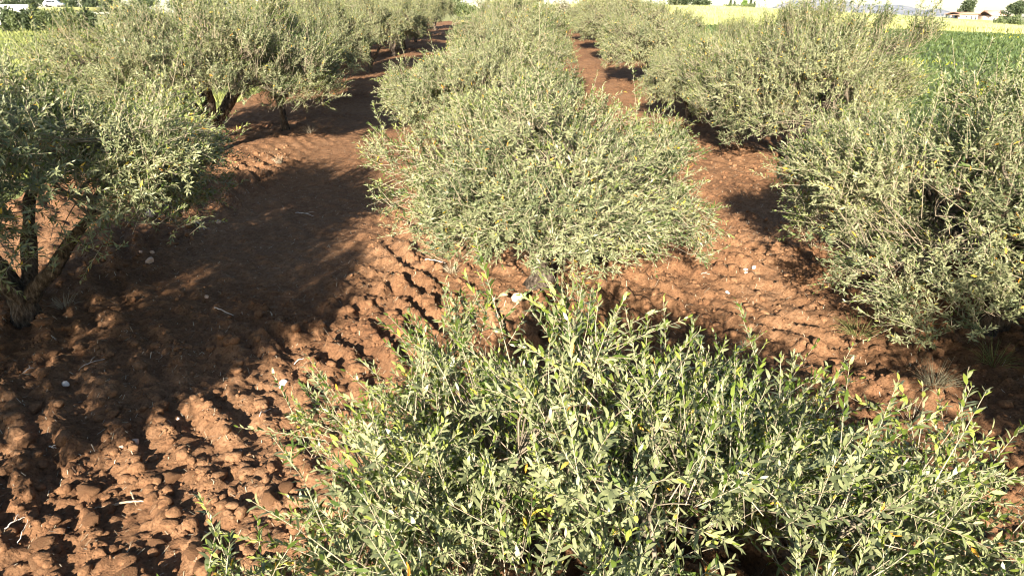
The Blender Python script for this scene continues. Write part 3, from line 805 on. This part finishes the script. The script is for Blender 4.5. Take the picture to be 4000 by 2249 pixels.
def leafy(name, label, cat, px, D, top_py, wpx, mat, seed, n=900, conic=0.0, leaf=None, group=None, base_frac=.12, lobes=14, skew=0, depthf=1.0):
    """a far tree or shrub: trunk with limbs, and a crown of leaf clumps filling a lumpy volume"""
    x, y, zt = hz(px, top_py, D)
    zb = float(terrain(x, y)) - .3
    H = zt - zb; Wd = wpx / 2905 * D / 2
    g = np.random.default_rng(seed)
    t = thing(name, label, cat, (x, y, zb), 0, group)
    P = np.array([[0, 0, 0], [skew * Wd * .2, .0, H * .3], [skew * Wd * .4, .1, H * .7]])
    tr = mesh_np('trunk', *(lambda r: (r[0], [r[1]]))(tube(P, np.array([1, .75, .3]) * max(.05, H * .022), 7, g, .06)))
    obj('trunk', tr, BARK, t)
    c = g.normal(0, 1, (lobes, 3)); c = unit(c) * g.uniform(.2, .8, lobes)[:, None]
    rl = g.uniform(.25, .45, lobes)
    ci = g.integers(0, lobes, n)
    Q = c[ci] + unit(g.normal(0, 1, (n, 3))) * (rl[ci] * g.uniform(.6, 1.05, n))[:, None]
    if conic: Q[:, :2] *= (1 - conic * (Q[:, 2:3] * .5 + .5))
    Q[:, 0] += skew * .35 * Q[:, 2]
    hb = H * base_frac
    Q = Q * np.array([Wd, Wd * depthf, (H - hb) / 2]) + np.array([0, 0, hb + (H - hb) / 2])
    Dv = unit(g.normal(0, 1, (n, 3)) + [0, 0, .3]); Nv = unit(np.cross(Dv, g.normal(0, 1, (n, 3)))); Sv = np.cross(Nv, Dv)
    lf = leaf or max(.12, Wd * .22)
    lt = (np.array([[0, 0, 0], [.5, -.3, .05], [1, 0, 0], [.5, .3, .05]]), LEAF_LOW[1])
    me = leaf_mesh('crown', (Q, Dv, Sv, Nv, lf * g.uniform(.6, 1.3, n), np.clip(g.normal(.45, .2, n) , 0, .9)), lt)
    obj('crown', me, mat, t)
    return t

# right: dark pine, thin tree, dark tree, scrub, the low house and the gabled one
leafy('pine_tree', 'tall dark leaning pine tree behind the tiled roof on the right skyline', 'pine tree', 3793, 205, -16, 66, DARKLEAF, 1, 2600, .25, .5, base_frac=.25, skew=.6, lobes=22)
leafy('pine_tree', 'small spindly dark tree left of the leaning pine on the skyline', 'tree', 3749, 205, 31, 18, DARKLEAF, 2, 500, .3, .35)
leafy('pine_tree', 'broad dark pine tree at the top right corner of the photo', 'pine tree', 3985, 195, 2, 90, DARKLEAF, 3, 3000, .25, .5, base_frac=.3, lobes=22)
leafy('shrub', 'low dark shrub trailing left from the top right pine', 'shrub', 3925, 196, 38, 50, DARKLEAF, 4, 900, 0, .4)
leafy('shrub', 'rounded olive grey shrub below the top right pine', 'shrub', 3975, 150, 54, 80, MIDLEAF, 5, 1800, 0, .35)
leafy('shrub', 'flat green shrub in front of the peach coloured house', 'shrub', 3905, 150, 69, 46, MIDLEAF, 6, 900, 0, .3)
leafy('cypress_tree', 'thin leftmost cypress in the small clump on the barley skyline', 'cypress', 2857, 190, -8, 9, DARKLEAF, 7, 500, .5, .3, depthf=1)
leafy('cypress_tree', 'short thin cypress right beside the leftmost one on the skyline', 'cypress', 2871, 190, 0, 8, DARKLEAF, 8, 400, .5, .3)
leafy('cypress_tree', 'dark narrow cypress right of the bright green tree on the skyline', 'cypress', 2936, 190, -12, 11, DARKLEAF, 9, 600, .5, .3)
leafy('cypress_tree', 'rightmost small cypress in the skyline clump', 'cypress', 2949, 190, 2, 9, DARKLEAF, 10, 400, .5, .3)
leafy('broadleaf_tree', 'bright green bushy tree in the middle of the cypress clump', 'tree', 2910, 188, -10, 30, BRIGHTLEAF, 11, 1200, .2, .4)
for q, (px, lab) in enumerate([(2845, 'leftmost dry scrub bush at the foot of the cypress clump'), (2885, 'dry scrub bush under the bright green skyline tree'), (2928, 'rightmost dry scrub bush at the foot of the cypress clump')]):
    leafy('shrub', lab, 'shrub', px, 184, 15, 48, MIDLEAF, 20 + q, 900, 0, .3, 'scrub along the barley skyline')
leafy('broadleaf_tree', 'large dark round tree at the left end of the barley skyline', 'tree', 2660, 170, -40, 130, DARKLEAF, 12, 3000, 0, .5, base_frac=.1, lobes=26)
leafy('broadleaf_tree', 'lower dark tree at the right of the large round skyline tree', 'tree', 2735, 172, -14, 90, DARKLEAF, 13, 2000, .1, .45, base_frac=.1)
leafy('broadleaf_tree', 'bright green tree seen above the far end of the middle row', 'tree', 2070, 130, -22, 110, BRIGHTLEAF, 14, 2000, .1, .4)
leafy('shrub', 'grey brown bare looking shrub at the far end of the middle row', 'shrub', 2190, 88, -5, 130, GREYLEAF, 15, 3500, 0, .22, base_frac=.05)
leafy('shrub', 'grey brown shrub right of another one at the far row end', 'shrub', 2290, 84, 12, 90, GREYLEAF, 16, 2500, 0, .22, base_frac=.05)

leafy('broadleaf_tree', 'dark tree closing the far end of the left lane', 'tree', 1790, 110, -25, 170, MIDLEAF, 17, 2600, .1, .4, base_frac=.05)

# mid far left: shrub hedge, wall, trees, car
for q in range(9):
    px = 12 + 40 * q
    leafy('hedge_shrub', ['leftmost dark shrub of the hedge beyond the grass field', 'second shrub from the left in the dark field hedge', 'third shrub from the left in the dark field hedge',
        'dark hedge shrub below the end of the white wall', 'hedge shrub left of the white car', 'hedge shrub right below the white car', 'hedge shrub above the reddish soil heap',
        'hedge shrub half behind the tall left row olive', 'rightmost hedge shrub seen through the tall left row olive'][q], 'shrub', px, 79, 24 + 5 * (q % 3), 74, MIDLEAF if q % 3 == 1 else DARKLEAF, 60 + q, 1500, 0, .3, 'shrubs of the hedge beyond the grass field', base_frac=.06)
PAINT = noise_material('white_render', [(.3, (.72, .70, .66)), (.7, (.82, .80, .77))], 2, .9, .1, .01)
PEACH = noise_material('peach_render', [(.3, (.66, .48, .38)), (.7, (.76, .58, .47))], 2, .9, .1, .01)
ROOF = noise_material('roof_tile', [(.3, (.26, .13, .09)), (.7, (.42, .24, .17))], 1.5, .9, .5, .05, (4, 1, 1))
PINKROOF = noise_material('pink_roof_tile', [(.3, (.48, .27, .20)), (.7, (.62, .40, .31))], 1.5, .9, .5, .05, (4, 1, 1))
GLASS = noise_material('dark_glass', [(.3, (.015, .018, .02)), (.7, (.03, .035, .04))], 1, .15, 0, spec=.6)
WOODD = noise_material('dark_timber', [(.3, (.05, .035, .025)), (.7, (.10, .07, .05))], 3, .8, .2, .01)

def box(c, s):
    c, s = np.asarray(c, float), np.asarray(s, float) / 2
    V = np.array([[x, y, z] for x in (-1, 1) for y in (-1, 1) for z in (-1, 1)]) * s + c
    F = np.array([[0, 1, 3, 2], [4, 6, 7, 5], [0, 4, 5, 1], [2, 3, 7, 6], [0, 2, 6, 4], [1, 5, 7, 3]])
    return V, F
def boxes(name, lst, mat, parent, loc=None, kind=None):
    V, F = join([box(*b) for b in lst])
    return obj(name, mesh_np(name, V, [F]), mat, parent, loc, kind)
def gable(name, x0, x1, y0, y1, z0, z1, mat, parent, th=.18):
    ym = (y0 + y1) / 2
    prof = np.array([[y0, z0], [ym, z1], [y1, z0], [y1, z0 + th], [ym, z1 + th], [y0, z0 + th]])
    V = np.concatenate([np.column_stack([np.full(6, x), prof]) for x in (x0, x1)])
    F4 = np.array([[i, (i + 1) % 6, (i + 1) % 6 + 6, i + 6] for i in range(6)])
    E_ = np.array([[0, 1, 4, 5], [1, 2, 3, 4], [6, 11, 10, 7], [7, 10, 9, 8]])
    return obj(name, mesh_np(name, V, [F4, E_]), mat, parent)

# wall and car at the far left
x0, y0, zt = hz(-60, 20, 112); x1, y1, _ = hz(110, 20, 112)
gz = float(terrain((x0 + x1) / 2, 112))
w = thing('garden_wall', 'long plain white wall behind the hedge at the top left', 'wall', ((x0 + x1) / 2, 112, gz - .5))
boxes('wall_panel', [((0, 0, (zt - gz + .4) / 2), (x1 - x0, .3, zt - gz + .4))], PAINT, w)
boxes('coping', [((0, 0, zt - gz + .45), (x1 - x0 + .1, .42, .1))], PAINT, w)
x, y, zr = hz(207, 2, 172)
zc = zr - 1.5
CARP = noise_material('white_car_paint', [(.3, (.74, .74, .74)), (.7, (.80, .80, .80))], 1, .25, 0, spec=.6)
car = thing('parked_car', 'white car parked behind the field hedge at the top left', 'car', (x, y, zc), .1)
prof = np.array([[-2.0, .35], [2.05, .35], [2.1, .75], [1.2, .92], [.65, 1.42], [-1.3, 1.45], [-1.95, .95], [-2.05, .7]])
V = np.concatenate([np.column_stack([prof[:, 0], np.full(8, s * .82), prof[:, 1]]) for s in (-1, 1)])
F4 = np.array([[i, (i + 1) % 8, (i + 1) % 8 + 8, i + 8] for i in range(8)])
obj('body', mesh_np('body', V, [F4, np.array([[7, 6, 5, 4, 3, 2, 1, 0]]), np.array([[8, 9, 10, 11, 12, 13, 14, 15]])]), CARP, car)
wp_ = np.array([[-1.25, 1.0], [.95, .97], [.55, 1.34], [-1.2, 1.37]])
V = np.column_stack([wp_[:, 0], np.full(4, -.835), wp_[:, 1]])
V = np.concatenate([V, V + [0, .01, 0]])
obj('window', mesh_np('window', V, [np.array([[0, 1, 2, 3], [7, 6, 5, 4], [0, 4, 5, 1], [1, 5, 6, 2], [2, 6, 7, 3], [3, 7, 4, 0]])]), GLASS, car)
RUB = noise_material('tyre_rubber', [(.3, (.02, .02, .02)), (.7, (.035, .035, .035))], 4, .9, 0)
for wx in (-1.25, 1.3):
    for s in (-.72, .72):
        V, F = tube(np.array([[wx, s - .1, .33], [wx, s + .1, .33]]), np.array([.33, .33]), 14)
        caps = np.array([list(range(13, -1, -1)), list(range(14, 28))])
        obj('wheel', mesh_np('wheel', V, [F, caps]), RUB, car)
# the car stands on a raised yard
x_, y_, z_ = car.location
boxes('yard', [((0, 0, 0), (26, 12, 1.0))], LAND, None, (x_ - 4, y_ + 4, z_ - .5), 'structure')
for q, (px, w_, top) in enumerate([(20, 120, -60), (95, 110, -35), (170, 100, -50), (255, 120, -30), (340, 110, -25), (430, 130, -20), (560, 150, -14), (700, 140, -10), (830, 150, -12)]):
    leafy('broadleaf_tree', ['leftmost dark tree behind the white wall at the top left corner', 'second dark tree behind the white wall', 'dark tree behind the white car', 'dark tree right of the white car beyond the hedge',
        'far dark tree just left of the tall left row olive', 'far tree seen through the top of the tall left row olive', 'far tree left of the white house behind the left row',
        'far tree behind the left row, right next to one beside the house', 'far tree just before the white house with the grey window'][q], 'tree', px, 200, top, w_, DARKLEAF, 40 + q, 1800, .1, .5, 'far trees behind the left hedge', base_frac=.1)
# reddish heap under the hedge
x, y, z = hz(232, 76, 76); z = float(terrain(x, y))
me = mesh_np('soil_heap', clod_shape(900, I2, .7, .15), [I2[1]]); smooth(me)
o = obj('soil_heap', me, SOIL, None, (x, y, z + .15)); o.scale = (.55, .4, .5)
tag(o, 'small reddish soil heap catching the sun under the far hedge', 'soil heap')

def house(label, px0, px1, top_py, D, storey, mat, roofmat, wins, roof='flat', name='house'):
    xa, y, zt = hz(px0, top_py, D); xb, _, _ = hz(px1, top_py, D)
    wd = xb - xa; xm = (xa + xb) / 2
    g = zt - storey
    h = thing(name, label, 'house', (xm, D + 3, g))
    boxes('wall', [((0, 0, storey / 2 - 2), (wd, 6, storey + 4))], mat, h)
    for (fx, fz, ww, wh) in wins:
        f = boxes('window', [((fx * wd, -3.02, fz), (ww, .08, wh))], PAINT, h)
        boxes('pane', [((fx * wd, -3.08, fz), (ww - .16, .05, wh - .16))], GLASS, f)
    if roof == 'gable': gable('roof', -wd / 2 - .3, wd / 2 + .3, -3.5, 3.5, storey + .003, storey + (.45 if roofmat is ROOF else 1.2), roofmat, h)
    else: boxes('roof', [((0, 0, storey + .11), (wd + .5, 6.6, .2))], roofmat, h)
    return h
xa = hz(3727, 50, 200)[0]; xb = hz(3822, 50, 200)[0]
hs = house('low white farmhouse with brown tiled roof and dark porch on the right skyline', 3748, 3822, 58, 200, 3.0, PAINT, ROOF,
      [(-.12, 2.1, .5, 1.2), (.16, 2.1, .5, 1.2), (.38, 2.1, .5, 1.2)], 'gable')
boxes('porch_roof', [((-3.9, -3.0, 2.92), (2.8, 3.2, .14))], ROOF, hs)
for cx_ in (-5.1, -3.6): boxes('post', [((cx_, -4.3, 1.42), (.22, .22, 2.85))], WOODD, hs)
boxes('porch_shade_panel', [((-3.2, -3.03, 1.6), (1.1, .07, 2.2))], GLASS, hs)  # dark sheet on the wall, standing in for the shade inside the porch
house('long white house wall between the tiled farmhouse and the peach gable', 3822.5, 3872, 52, 203, 3.2, PAINT, PAINT, [(.2, 1.4, .7, .9)])
house('peach coloured house with pale pink gabled roof at the right skyline', 3873, 3940, 64, 196, 2.9, PEACH, PINKROOF, [(-.32, 1.9, .6, 1.1), (.1, 1.9, .6, 1.1)], 'gable')
house('white house with one grey window above the left row', 1000, 1056, -2, 120, 3.4, PAINT, ROOF, [(.36, 2.3, .8, 1.6)])
house('cream house with three small windows at the far end of the lane', 1450, 1524, -8, 115, 3.4, PAINT, ROOF, [(-.25, 2.4, .35, .5), (.05, 2.4, .35, .5), (.32, 2.4, .35, .5)])

# ---------------------------------------------------------------- mountain and air
gx = np.linspace(700, 2150, 150); gy = np.linspace(2500, 3300, 50)
X, Y = np.meshgrid(gx, gy)
pxs = X / Y * 2905 + 2000
prof = np.interp(pxs, [2880, 2960, 3000, 3050, 3090, 3130, 3180, 3225, 3262, 3300, 3345, 3400, 3450, 3500, 3535, 3575, 3600, 3645, 3670, 3715, 3760, 3850],
                 [-2, 6, 20, 38, 52, 57, 55, 68, 66, 52, 40, 37, 36, 34, 30, 24, 18, 22, 20, 10, 4, -6])
prof = np.convolve(np.pad(prof.mean(0), 3, 'edge'), np.ones(3) / 3, 'same')[3:-3][None] * 0 + prof
ridged = 1 - np.abs(2 * fbm(X * .012, Y * .006, 61, 5) - 1)
rise = np.clip((Y - 2520) / 500, 0, 1) ** .8
fall = 1 - np.clip((Y - 3080) / 260, 0, 1)
Z = CAM_H - 4 + (prof + 4) * rise * (.55 + .45 * rise) * fall + 20 * (ridged - .72) * rise * fall * np.clip(prof / 30, .1, 1)
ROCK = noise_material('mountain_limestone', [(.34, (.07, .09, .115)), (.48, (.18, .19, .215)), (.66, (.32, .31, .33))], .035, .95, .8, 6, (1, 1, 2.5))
obj('mountain', grid_mesh('mountain', X, Y, Z), ROCK, kind='structure')

hm, nt, b, L = nodes_of('haze_air')
nt.nodes.remove(b)
pv = nt.nodes.new('ShaderNodeVolumePrincipled')
pv.inputs['Color'].default_value = (.82, .88, 1, 1)
pv.inputs['Density'].default_value = .00004
pv.inputs['Anisotropy'].default_value = .2
L(pv.outputs[0], nt.nodes['Material Output'].inputs['Volume'])
V, F = box((0, 1700, 35), (7600, 4000, 150))
obj('haze', mesh_np('haze', V, [F]), hm, None, None, 'stuff')
